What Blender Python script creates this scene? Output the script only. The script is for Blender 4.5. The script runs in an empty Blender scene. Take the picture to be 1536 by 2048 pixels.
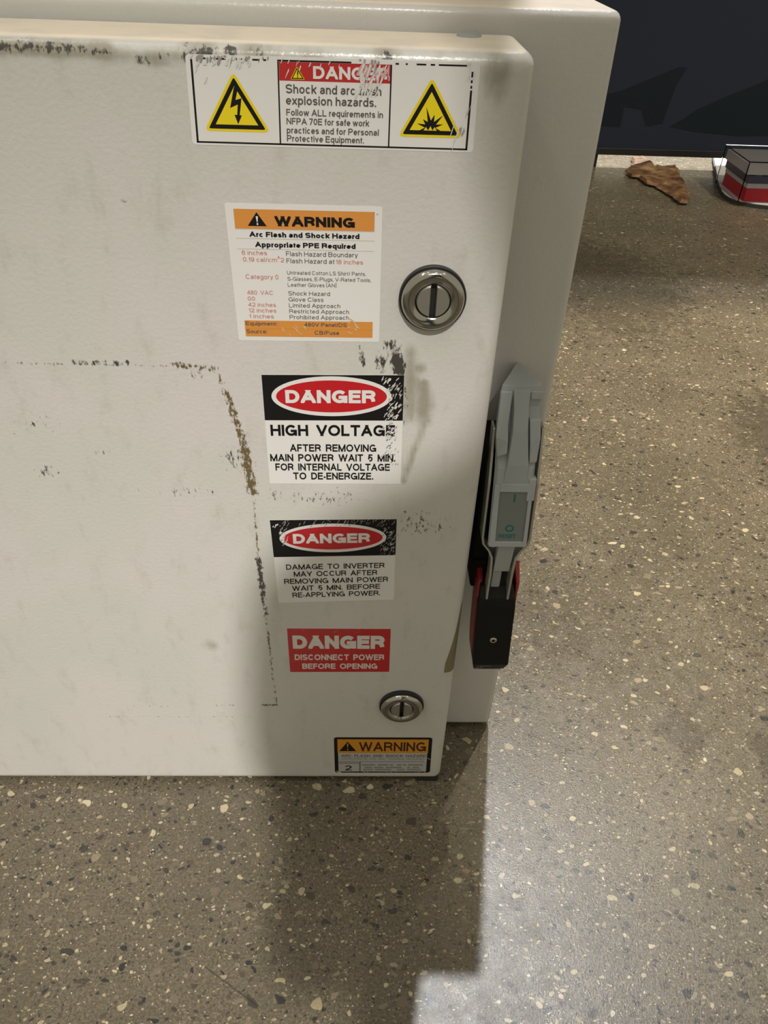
import bpy, bmesh, math, random
import numpy as np
from mathutils import Vector, Matrix, noise as mnoise

random.seed(7)
sc = bpy.context.scene
COL = sc.collection
PI = math.pi

# ------------------------------------------------------------------ camera
def make_camera():
    cam = bpy.data.cameras.new('camera')
    cam.sensor_fit = 'VERTICAL'
    cam.sensor_height = 36.0
    cam.lens = 1560.0 / 2048.0 * 36.0
    cam.clip_start = 0.02
    cam.clip_end = 200
    o = bpy.data.objects.new('camera', cam)
    COL.objects.link(o)
    p, yw, rl = 0.67264, 0.04413, -0.04075
    f = Vector((math.sin(yw) * math.cos(p), math.cos(yw) * math.cos(p), -math.sin(p)))
    r = Vector((math.cos(yw), -math.sin(yw), 0))
    d = f.cross(r)
    r2 = math.cos(rl) * r + math.sin(rl) * d
    d2 = -math.sin(rl) * r + math.cos(rl) * d
    m = Matrix((r2, -d2, -f)).transposed().to_4x4()
    m.translation = Vector((-0.08351, -0.42548, 0.66800))
    o.matrix_world = m
    sc.camera = o
make_camera()

# ------------------------------------------------------------------ colour management, world, lamps
sc.view_settings.view_transform = 'Standard'
sc.view_settings.look = 'None'
sc.view_settings.gamma = 1.0
sc.view_settings.use_curve_mapping = False
sc.view_settings.exposure = 0.0

AMBIENT = (0.465, 0.437, 0.335)
AISLE_W, FRONT_W = 4100.0, 1600.0
KEY_W, BACK_W = 3250.0, 1150.0

world = bpy.data.worlds.new('hall_air')
sc.world = world
world.use_nodes = True
wb = world.node_tree.nodes['Background']
wb.inputs[0].default_value = (*AMBIENT, 1)
wb.inputs[1].default_value = 1.0

def lamp(name, loc, target, size, watts, color, shape='DISK', size_y=None):
    l = bpy.data.lights.new(name, 'AREA')
    l.shape = shape
    l.size = size
    if size_y: l.size_y = size_y
    l.energy = watts
    l.color = color
    o = bpy.data.objects.new(name, l)
    COL.objects.link(o)
    o.location = loc
    o.rotation_euler = (Vector(target) - Vector(loc)).to_track_quat('-Z', 'Y').to_euler()
    return o
# ceiling fixtures of the hall, plus two added fill lamps
def spot(name, loc, target, radius, watts, color, deg, blend):
    l = bpy.data.lights.new(name, 'SPOT')
    l.shadow_soft_size = radius; l.energy = watts; l.color = color
    l.spot_size = math.radians(deg); l.spot_blend = blend
    o = bpy.data.objects.new(name, l)
    COL.objects.link(o)
    o.location = loc
    o.rotation_euler = (Vector(target) - Vector(loc)).to_track_quat('-Z', 'Y').to_euler()
    return o
spot('key_ceiling_spot', (0.46, -6.0, 7.0), (-0.20, 0, 0.02), 0.10, KEY_W, (1.0, 0.97, 0.91), 7.2, 1.0)
lamp('rear_ceiling_lamp', (0.684, 4.36, 11.93), (0.1, 0, 0), 0.22, BACK_W, (0.94, 0.96, 1.0))
lamp('panel_fill_lamp', (3.0, 7.2, 6.0), (1.2, 2.6, 0), 0.4, 1900, (1.0, 0.92, 0.83))  # added fill, brightens the floor strip under the navy panel
spot('aisle_ceiling_spot', (2.2, 3.8, 9.0), (0.80, 0.85, 0), 0.12, AISLE_W, (1.0, 0.84, 0.57), 14.0, 1.0)
spot('front_fill_spot', (2.6, -3.0, 6.0), (1.15, 1.75, 0), 0.15, FRONT_W, (1.0, 0.90, 0.70), 20.0, 1.0)  # added fill, lifts the dark floor in front of the navy panel
for k, (px, py, pz) in enumerate(((-3.0, -2.6, 6.0), (-1.2, -6.5, 7.0), (2.4, -4.6, 6.5), (3.6, -1.6, 7.0), (1.0, -2.8, 8.0), (-1.6, -1.6, 7.5))):
    lamp('hall_ceiling_lamp', (px, py, pz), (0, 0, 0.3), 0.22, 9, (1.0, 0.97, 0.92))
lamp('far_ceiling_lamp', (-3.2, -1.2, 7.0), (-0.2, 0, 0.5), 0.30, 40, (1.0, 0.95, 0.86))

# ------------------------------------------------------------------ materials
MATS = {}
def mat(name, col, rough=0.5, metal=0.0, spec=0.5, **kw):
    if name in MATS: return MATS[name]
    m = bpy.data.materials.new(name)
    m.use_nodes = True
    b = m.node_tree.nodes['Principled BSDF']
    b.inputs['Base Color'].default_value = (*col, 1)
    b.inputs['Roughness'].default_value = rough
    b.inputs['Metallic'].default_value = metal
    b.inputs['Specular IOR Level'].default_value = spec
    for k, v in kw.items():
        b.inputs[k].default_value = v
    MATS[name] = m
    return m

class NB:
    """tiny node-tree builder"""
    def __init__(self, m):
        self.nt = m.node_tree
        self.b = self.nt.nodes['Principled BSDF']
    def n(self, t, **kw):
        nd = self.nt.nodes.new(t)
        for k, v in kw.items(): setattr(nd, k, v)
        return nd
    def link(self, a, b): self.nt.links.new(a, b)
    def val(self, s, v):
        if isinstance(v, (int, float)): s.default_value = v
        elif isinstance(v, (tuple, list)): s.default_value = (*v, 1) if len(v) == 3 and s.type == 'RGBA' else v
        else: self.link(v, s)
    def math(self, op, a, b=0.0, c=0.0, clamp=False):
        nd = self.n('ShaderNodeMath', operation=op, use_clamp=clamp)
        self.val(nd.inputs[0], a); self.val(nd.inputs[1], b); self.val(nd.inputs[2], c)
        return nd.outputs[0]
    def step(self, x, lo, hi, a=0.0, b=1.0):
        nd = self.n('ShaderNodeMapRange', interpolation_type='SMOOTHSTEP')
        self.val(nd.inputs[0], x); self.val(nd.inputs[1], lo); self.val(nd.inputs[2], hi)
        self.val(nd.inputs[3], a); self.val(nd.inputs[4], b)
        return nd.outputs[0]
    def mix(self, f, a, b, mode='MIX'):
        nd = self.n('ShaderNodeMix', data_type='RGBA', blend_type=mode)
        self.val(nd.inputs[0], f); self.val(nd.inputs[6], a); self.val(nd.inputs[7], b)
        return nd.outputs[2]
    def ramp(self, x, stops, interp='LINEAR'):
        nd = self.n('ShaderNodeValToRGB')
        cr = nd.color_ramp
        cr.interpolation = interp
        while len(cr.elements) > 1: cr.elements.remove(cr.elements[-1])
        cr.elements[0].position = stops[0][0]; cr.elements[0].color = (*stops[0][1], 1)
        for p, c in stops[1:]:
            e = cr.elements.new(p); e.color = (*c, 1)
        self.link(x, nd.inputs[0])
        return nd.outputs[0]
    def noise(self, vec, scale, detail=3, rough=0.5, out=0):
        nd = self.n('ShaderNodeTexNoise')
        self.val(nd.inputs['Scale'], scale); self.val(nd.inputs['Detail'], detail); self.val(nd.inputs['Roughness'], rough)
        if vec is not None: self.link(vec, nd.inputs['Vector'])
        return nd.outputs[out]
    def bump(self, h, strength, dist):
        nd = self.n('ShaderNodeBump')
        nd.inputs['Strength'].default_value = strength
        nd.inputs['Distance'].default_value = dist
        self.link(h, nd.inputs['Height'])
        self.link(nd.outputs[0], self.b.inputs['Normal'])

PAINT = (0.59, 0.572, 0.53)
def paint_material(name, grime):
    m = mat(name, PAINT, 0.38)
    q = NB(m)
    geo = q.n('ShaderNodeNewGeometry').outputs['Position']
    blot = q.noise(geo, 9.0, 2)
    c = q.mix(q.step(blot, 0.35, 0.65), (0.568, 0.558, 0.525), (0.605, 0.574, 0.553))
    fine = q.noise(geo, 160.0, 4, 0.6)
    c = q.mix(q.step(fine, 0.6, 0.85, 0, 0.22), c, (0.36, 0.33, 0.27))
    if grime:
        # two shaped stains: black scuffing and brown rust, stored per vertex, broken up by grain
        def stain(attr, scale, soft):
            a = q.n('ShaderNodeAttribute', attribute_name=attr).outputs['Fac']
            mp = q.n('ShaderNodeMapping'); mp.inputs['Scale'].default_value = (1.0, 1.0, 0.45)
            q.link(geo, mp.inputs[0])
            nz = q.noise(mp.outputs[0], scale, 3, 0.65)
            n = q.n('ShaderNodeMapRange'); q.link(nz, n.inputs[0]); n.inputs[1].default_value = 0.18; n.inputs[2].default_value = 0.82; n = n.outputs[0]
            t = q.math('SUBTRACT', a, n)
            return q.step(t, -soft, soft)
        c = q.mix(stain('smudge', 60.0, 0.5), c, (0.33, 0.305, 0.25))
        c = q.mix(stain('rust', 520.0, 0.13), c, (0.15, 0.105, 0.05))
        c = q.mix(stain('scuff', 430.0, 0.12), c, (0.060, 0.055, 0.048))
    # dusty upward faces, coloured lighter to stand in for overhead light
    nrm = q.n('ShaderNodeNewGeometry').outputs['Normal']
    sx = q.n('ShaderNodeSeparateXYZ'); q.link(nrm, sx.inputs[0])
    dust_and_light = q.step(sx.outputs[2], 0.8, 0.98)
    dn = q.noise(geo, 45.0, 4)
    c = q.mix(q.math('MULTIPLY', dust_and_light, q.step(dn, 0.3, 0.6, 0.7, 0.98)), c, (0.86, 0.75, 0.62))
    q.link(c, q.b.inputs['Base Color'])
    r = q.math('ADD', q.math('MULTIPLY', dust_and_light, 0.25), 0.27)
    q.link(r, q.b.inputs['Roughness'])
    q.bump(q.noise(geo, 380.0, 2), 0.3, 0.0006)
    return m
M_door = paint_material('door_paint', True)
M_body = paint_material('body_paint', False)
M_wedge = mat('wedge_brown', (0.20, 0.165, 0.10), 0.6)
M_black = mat('black_ink', (0.010, 0.009, 0.009), 0.5, 0.0, 0.2)
M_white = mat('label_white', (0.74, 0.72, 0.71), 0.35)
M_red = mat('label_red', (0.50, 0.012, 0.018), 0.32)
M_red2 = mat('label_red_faded', (0.47, 0.022, 0.022), 0.35)
M_orange = mat('label_orange', (0.66, 0.27, 0.055), 0.4)
M_amber = mat('label_amber', (0.62, 0.26, 0.02), 0.4)
M_yellow = mat('label_yellow', (0.80, 0.62, 0.012), 0.38)
M_grey = mat('label_grey', (0.45, 0.44, 0.43), 0.4)
M_ink = mat('ink_grey', (0.10, 0.085, 0.085), 0.5)
M_inkred = mat('ink_red', (0.55, 0.19, 0.15), 0.5)
M_faint = mat('ink_faint', (0.26, 0.25, 0.24), 0.5)
M_line = mat('ink_line', (0.52, 0.50, 0.48), 0.5)
M_chip = mat('label_chip', (0.66, 0.64, 0.61), 0.5)
M_pink = mat('label_rubbed', (0.62, 0.34, 0.34), 0.5)
M_dirt = mat('label_dirt', (0.30, 0.285, 0.26), 0.6)
M_chrome = mat('nickel', (0.42, 0.405, 0.37), 0.13, 1.0)
M_plug = mat('satin_plug', (0.50, 0.485, 0.44), 0.38, 0.9)
M_gasket = mat('gasket', (0.012, 0.011, 0.010), 0.45)
M_slot = mat('slot_dark', (0.02, 0.018, 0.014), 0.5)
M_cover = mat('grey_plastic', (0.36, 0.378, 0.39), 0.40)
M_panel = mat('grey_plastic_panel', (0.165, 0.18, 0.175), 0.5)
M_teal = mat('teal_ink', (0.008, 0.14, 0.125), 0.5)
M_blackp = mat('black_plastic', (0.009, 0.0085, 0.007), 0.6, 0.0, 0.2)
M_scuffed = mat('black_plastic_scuffed', (0.12, 0.11, 0.105), 0.6)
M_redp = mat('red_plastic', (0.26, 0.012, 0.012), 0.4)
M_steel = mat('zinc_steel', (0.50, 0.49, 0.43), 0.35, 0.75)
M_bolt = mat('bolt_zinc', (0.62, 0.58, 0.50), 0.3, 0.9)
M_rubber = mat('rubber', (0.02, 0.02, 0.018), 0.7)
M_navy = mat('navy_vinyl', (0.0155, 0.0195, 0.033), 0.6, 0.0, 0.15)
M_navy2 = mat('navy_vinyl_dark', (0.0068, 0.0108, 0.0175), 0.6, 0.0, 0.15)
M_trim = mat('panel_edge', (0.004, 0.004, 0.005), 0.5)
M_slab = mat('slab_grey', (0.33, 0.32, 0.29), 0.8)
M_base = mat('pad_white', (0.62, 0.62, 0.61), 0.4)
M_clear = mat('clear_plastic', (0.93, 0.93, 0.95), 0.08, 0.0, 0.5, **{'Transmission Weight': 1.0, 'IOR': 1.05})
M_ipanel = mat('insert_grey', (0.42, 0.40, 0.40), 0.5)
M_iblue = mat('insert_blue', (0.045, 0.045, 0.085), 0.45)
M_ired = mat('insert_red', (0.42, 0.008, 0.02), 0.4)
M_skin = mat('skin', (0.45, 0.27, 0.19), 0.5)
M_cloth = mat('dark_cloth', (0.035, 0.04, 0.055), 0.85)

def floor_material():
    m = mat('polished_concrete', (0.2, 0.17, 0.13), 0.35)
    q = NB(m)
    pos = q.n('ShaderNodeNewGeometry').outputs['Position']
    warp = q.noise(pos, 75.0, 1, 0.4, out=1)
    wv = q.n('ShaderNodeVectorMath', operation='MULTIPLY_ADD')
    q.link(warp, wv.inputs[0]); wv.inputs[1].default_value = (0.0105,) * 3; q.link(pos, wv.inputs[2])
    vec = wv.outputs[0]
    sep = q.n('ShaderNodeSeparateXYZ'); q.link(vec, sep.inputs[0])
    flat = q.n('ShaderNodeCombineXYZ'); q.link(sep.outputs[0], flat.inputs[0]); q.link(sep.outputs[1], flat.inputs[1])
    vec = flat.outputs[0]
    # cement paste: cloudy, then sandy
    cloud = q.noise(pos, 7.0, 4, 0.55)
    base = q.mix(q.step(cloud, 0.3, 0.7), (0.142, 0.119, 0.079), (0.208, 0.173, 0.118))
    sand = q.noise(pos, 480.0, 5, 0.75)
    base = q.mix(q.step(sand, 0.36, 0.66), (0.088, 0.073, 0.052), base)
    base = q.mix(q.step(sand, 0.60, 0.80, 0, 0.4), base, (0.29, 0.245, 0.17))
    stones = [(0.0, (0.020, 0.023, 0.027)), (0.14, (0.034, 0.032, 0.031)), (0.28, (0.062, 0.050, 0.040)),
              (0.44, (0.095, 0.072, 0.052)), (0.58, (0.155, 0.122, 0.085)), (0.72, (0.22, 0.18, 0.12)),
              (0.86, (0.40, 0.33, 0.20)), (0.95, (0.54, 0.46, 0.30)), (1.0, (0.58, 0.52, 0.40))]
    def layer(base, scale, prob, rmin, rmax, off, bias=0.0):
        mp = q.n('ShaderNodeMapping'); mp.inputs['Location'].default_value = (off, off * 0.7, 0)
        mp.inputs['Rotation'].default_value = (0, 0, off)
        mp.inputs['Scale'].default_value = (1.0, 1.28, 1.0)
        q.link(vec, mp.inputs[0])
        v = q.n('ShaderNodeTexVoronoi', voronoi_dimensions='2D')
        v.inputs['Scale'].default_value = scale
        q.link(mp.outputs[0], v.inputs['Vector'])
        s = q.n('ShaderNodeSeparateColor'); q.link(v.outputs['Color'], s.inputs[0])
        present = q.math('LESS_THAN', s.outputs[0], prob)
        g2 = q.math('POWER', s.outputs[1], 1.6)
        rad = q.math('MULTIPLY_ADD', g2, rmax - rmin, rmin)
        edge = q.step(v.outputs['Distance'], q.math('MULTIPLY', rad, 0.86), rad, 1.0, 0.0)
        col = q.ramp(q.math('ADD', s.outputs[2], bias), stones)
        spk = q.noise(pos, 900.0, 2, 0.6)
        col = q.mix(q.step(spk, 0.35, 0.65, 0.0, 0.22), col, base)
        return q.mix(q.math('MULTIPLY', edge, present), base, col)
    base = layer(base, 430.0, 0.32, 0.14, 0.42, 3.1, 0.0)
    base = layer(base, 225.0, 0.34, 0.12, 0.40, 1.7, -0.02)
    base = layer(base, 128.0, 0.44, 0.13, 0.39, 0.4, -0.03)
    base = layer(base, 72.0, 0.30, 0.12, 0.37, 5.3, -0.02)
    # bright flecks
    v = q.n('ShaderNodeTexVoronoi', voronoi_dimensions='2D'); v.inputs['Scale'].default_value = 160.0
    q.link(vec, v.inputs['Vector'])
    s = q.n('ShaderNodeSeparateColor'); q.link(v.outputs['Color'], s.inputs[0])
    fl = q.math('MULTIPLY', q.step(v.outputs['Distance'], 0.05, 0.12, 1, 0), q.math('LESS_THAN', s.outputs[0], 0.06))
    base = q.mix(fl, base, (0.62, 0.56, 0.44))
    # scratches and an oily stain
    def seg(a, b, w):
        ax, ay = a; bx, by = b
        L = math.hypot(bx - ax, by - ay); ux, uy = (bx - ax) / L, (by - ay) / L
        sp = q.n('ShaderNodeSeparateXYZ'); q.link(pos, sp.inputs[0])
        dx = q.math('SUBTRACT', sp.outputs[0], ax); dy = q.math('SUBTRACT', sp.outputs[1], ay)
        t = q.math('ADD', q.math('MULTIPLY', dx, ux), q.math('MULTIPLY', dy, uy))
        dd = q.math('ABSOLUTE', q.math('SUBTRACT', q.math('MULTIPLY', dx, uy), q.math('MULTIPLY', dy, ux)))
        along = q.math('MULTIPLY', q.step(t, 0, 0.01), q.step(t, L - 0.01, L, 1, 0))
        wn = q.math('MULTIPLY_ADD', q.noise(pos, 180.0, 3), 2.0 * w, 0.0)
        return q.math('MULTIPLY', q.step(dd, 0.0, wn, 1, 0), along)
    for a, b, w in FLOOR_SCRATCHES:
        base = q.mix(q.math('MULTIPLY', seg(a, b, w), 0.75), base, (0.03, 0.026, 0.02))
    for (cx, cy, rx, ry) in FLOOR_STAINS:
        mp = q.n('ShaderNodeMapping'); mp.vector_type = 'TEXTURE'
        mp.inputs['Location'].default_value = (cx, cy, -0.006); mp.inputs['Scale'].default_value = (rx, ry, 1)
        q.link(pos, mp.inputs[0])
        ln = q.n('ShaderNodeVectorMath', operation='LENGTH'); q.link(mp.outputs[0], ln.inputs[0])
        rr = q.math('ADD', ln.outputs['Value'], q.math('MULTIPLY_ADD', q.noise(pos, 60.0, 4, 0.65), 1.6, -0.8))
        base = q.mix(q.step(rr, 0.5, 1.0, 0.5, 0.0), base, (0.042, 0.035, 0.024))
    q.link(base, q.b.inputs['Base Color'])
    rn = q.noise(pos, 60.0, 5, 0.7)
    q.link(q.step(rn, 0.3, 0.7, 0.17, 0.31), q.b.inputs['Roughness'])
    q.b.inputs['Specular IOR Level'].default_value = 0.5
    q.bump(q.noise(pos, 620.0, 4, 0.7), 0.35, 0.0006)
    return m
FLOOR_SCRATCHES = [((0.085, 0.062), (0.150, 0.030), 0.0012), ((-0.205, -0.160), (-0.150, -0.195), 0.0011),
                   ((0.200, -0.010), (0.232, 0.018), 0.0008)]
FLOOR_STAINS = [(0.255, 0.058, 0.035, 0.035), (0.345, 0.030, 0.03, 0.05), (0.45, 1.25, 0.25, 0.35), (0.62, 0.60, 0.12, 0.22)]
M_floor = floor_material()

# ------------------------------------------------------------------ mesh helpers
def link_mesh(name, me, parent=None, mats=(), smooth=False):
    for m in mats: me.materials.append(m)
    o = bpy.data.objects.new(name, me)
    COL.objects.link(o)
    if parent: o.parent = parent
    if smooth:
        me.polygons.foreach_set('use_smooth', [True] * len(me.polygons))
    return o

class MB:
    """collects polygons with per-face materials into one mesh"""
    def __init__(self): self.v = []; self.f = []; self.mi = []; self.mats = []
    def m(self, mt):
        if mt not in self.mats: self.mats.append(mt)
        return self.mats.index(mt)
    def add(self, vs, fs, mt):
        k = len(self.v); i = self.m(mt)
        self.v += [tuple(p) for p in vs]
        for f in fs: self.f.append([a + k for a in f]); self.mi.append(i)
    def box(self, x0, x1, y0, y1, z0, z1, mt):
        vs = [(x, y, z) for x in (x0, x1) for y in (y0, y1) for z in (z0, z1)]
        self.add(vs, [(0, 1, 3, 2), (4, 6, 7, 5), (0, 4, 5, 1), (2, 3, 7, 6), (0, 2, 6, 4), (1, 5, 7, 3)], mt)
    def loft(self, secs, mt, cap=True):
        n = len(secs[0]); vs = [p for s in secs for p in s]; fs = []
        for i in range(len(secs) - 1):
            for j in range(n):
                a = i * n + j; b = i * n + (j + 1) % n
                fs.append((a, b, b + n, a + n))
        if cap:
            fs.append(tuple(reversed(range(n)))); fs.append(tuple(range((len(secs) - 1) * n, len(secs) * n)))
        self.add(vs, fs, mt)
    def build(self, name, parent=None, bevel=0.0, segs=2, smooth=False, weld=True):
        me = bpy.data.meshes.new(name)
        me.from_pydata(self.v, [], self.f)
        for mt in self.mats: me.materials.append(mt)
        me.polygons.foreach_set('material_index', self.mi)
        bm = bmesh.new(); bm.from_mesh(me)
        if weld: bmesh.ops.remove_doubles(bm, verts=bm.verts, dist=1e-6)
        bmesh.ops.recalc_face_normals(bm, faces=bm.faces)
        bm.to_mesh(me); bm.free()
        o = link_mesh(name, me, parent)
        if bevel > 0:
            md = o.modifiers.new('bevel', 'BEVEL'); md.width = bevel; md.segments = segs
            md.limit_method = 'ANGLE'; md.angle_limit = math.radians(30); md.harden_normals = False
        if smooth:
            me.polygons.foreach_set('use_smooth', [True] * len(me.polygons))
            me.set_sharp_from_angle(angle=math.radians(38))
        return o

def empty(name, loc=(0, 0, 0)):
    o = bpy.data.objects.new(name, None); COL.objects.link(o); o.location = loc
    o.empty_display_size = 0.05
    return o
def tag(o, label=None, cat=None, group=None, kind=None):
    if label: o['label'] = label
    if cat: o['category'] = cat
    if group: o['group'] = group
    if kind: o['kind'] = kind
    return o

def rounded_block(name, xs, ys, zs, r, parent, mt):
    """rounded box from six welded grids; xs, ys, zs are the grid coordinates along each axis"""
    lo = np.array([xs[0], ys[0], zs[0]]); hi = np.array([xs[-1], ys[-1], zs[-1]])
    ax = [np.array(xs), np.array(ys), np.array(zs)]
    V = []; F = []; k = 0
    for a in range(3):
        b, c = (a + 1) % 3, (a + 2) % 3
        for side in (0, 1):
            nb, nc = len(ax[b]), len(ax[c])
            P = np.zeros((nb, nc, 3))
            P[..., a] = ax[a][-1 if side else 0]
            P[..., b] = ax[b][:, None]; P[..., c] = ax[c][None, :]
            V.append(P.reshape(-1, 3))
            idx = k + np.arange(nb * nc).reshape(nb, nc)
            q = np.stack([idx[:-1, :-1], idx[1:, :-1], idx[1:, 1:], idx[:-1, 1:]], -1).reshape(-1, 4)
            F.append(q if side else q[:, ::-1]); k += nb * nc
    V = np.concatenate(V); F = np.concatenate(F)
    key = np.round(V * 1e6).astype(np.int64)
    u, first, inv = np.unique(key, axis=0, return_index=True, return_inverse=True)
    inv = inv.reshape(-1)
    V = V[first]; F = inv[F]
    inner = np.clip(V, lo + r, hi - r)
    d = V - inner
    L = np.linalg.norm(d, axis=1, keepdims=True)
    V = np.where(L > 1e-9, inner + d / np.maximum(L, 1e-9) * r, V)
    me = bpy.data.meshes.new(name)
    me.from_pydata(V.tolist(), [], F.tolist())
    o = link_mesh(name, me, parent, [mt], smooth=True)
    return o, V

def spaced(a, b, step, r, nr=5):
    """grid coordinates a..b with rounding rows at both ends"""
    t = np.tan(np.linspace(0, 1, nr) * PI / 4)
    e0 = a + r - r * t[::-1]; e1 = b - r + r * t
    n = max(1, int(round((b - a - 2 * r) / step)))
    mid = np.linspace(a + r, b - r, n + 1)[1:-1]
    return np.concatenate([e0, mid, e1])

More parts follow.
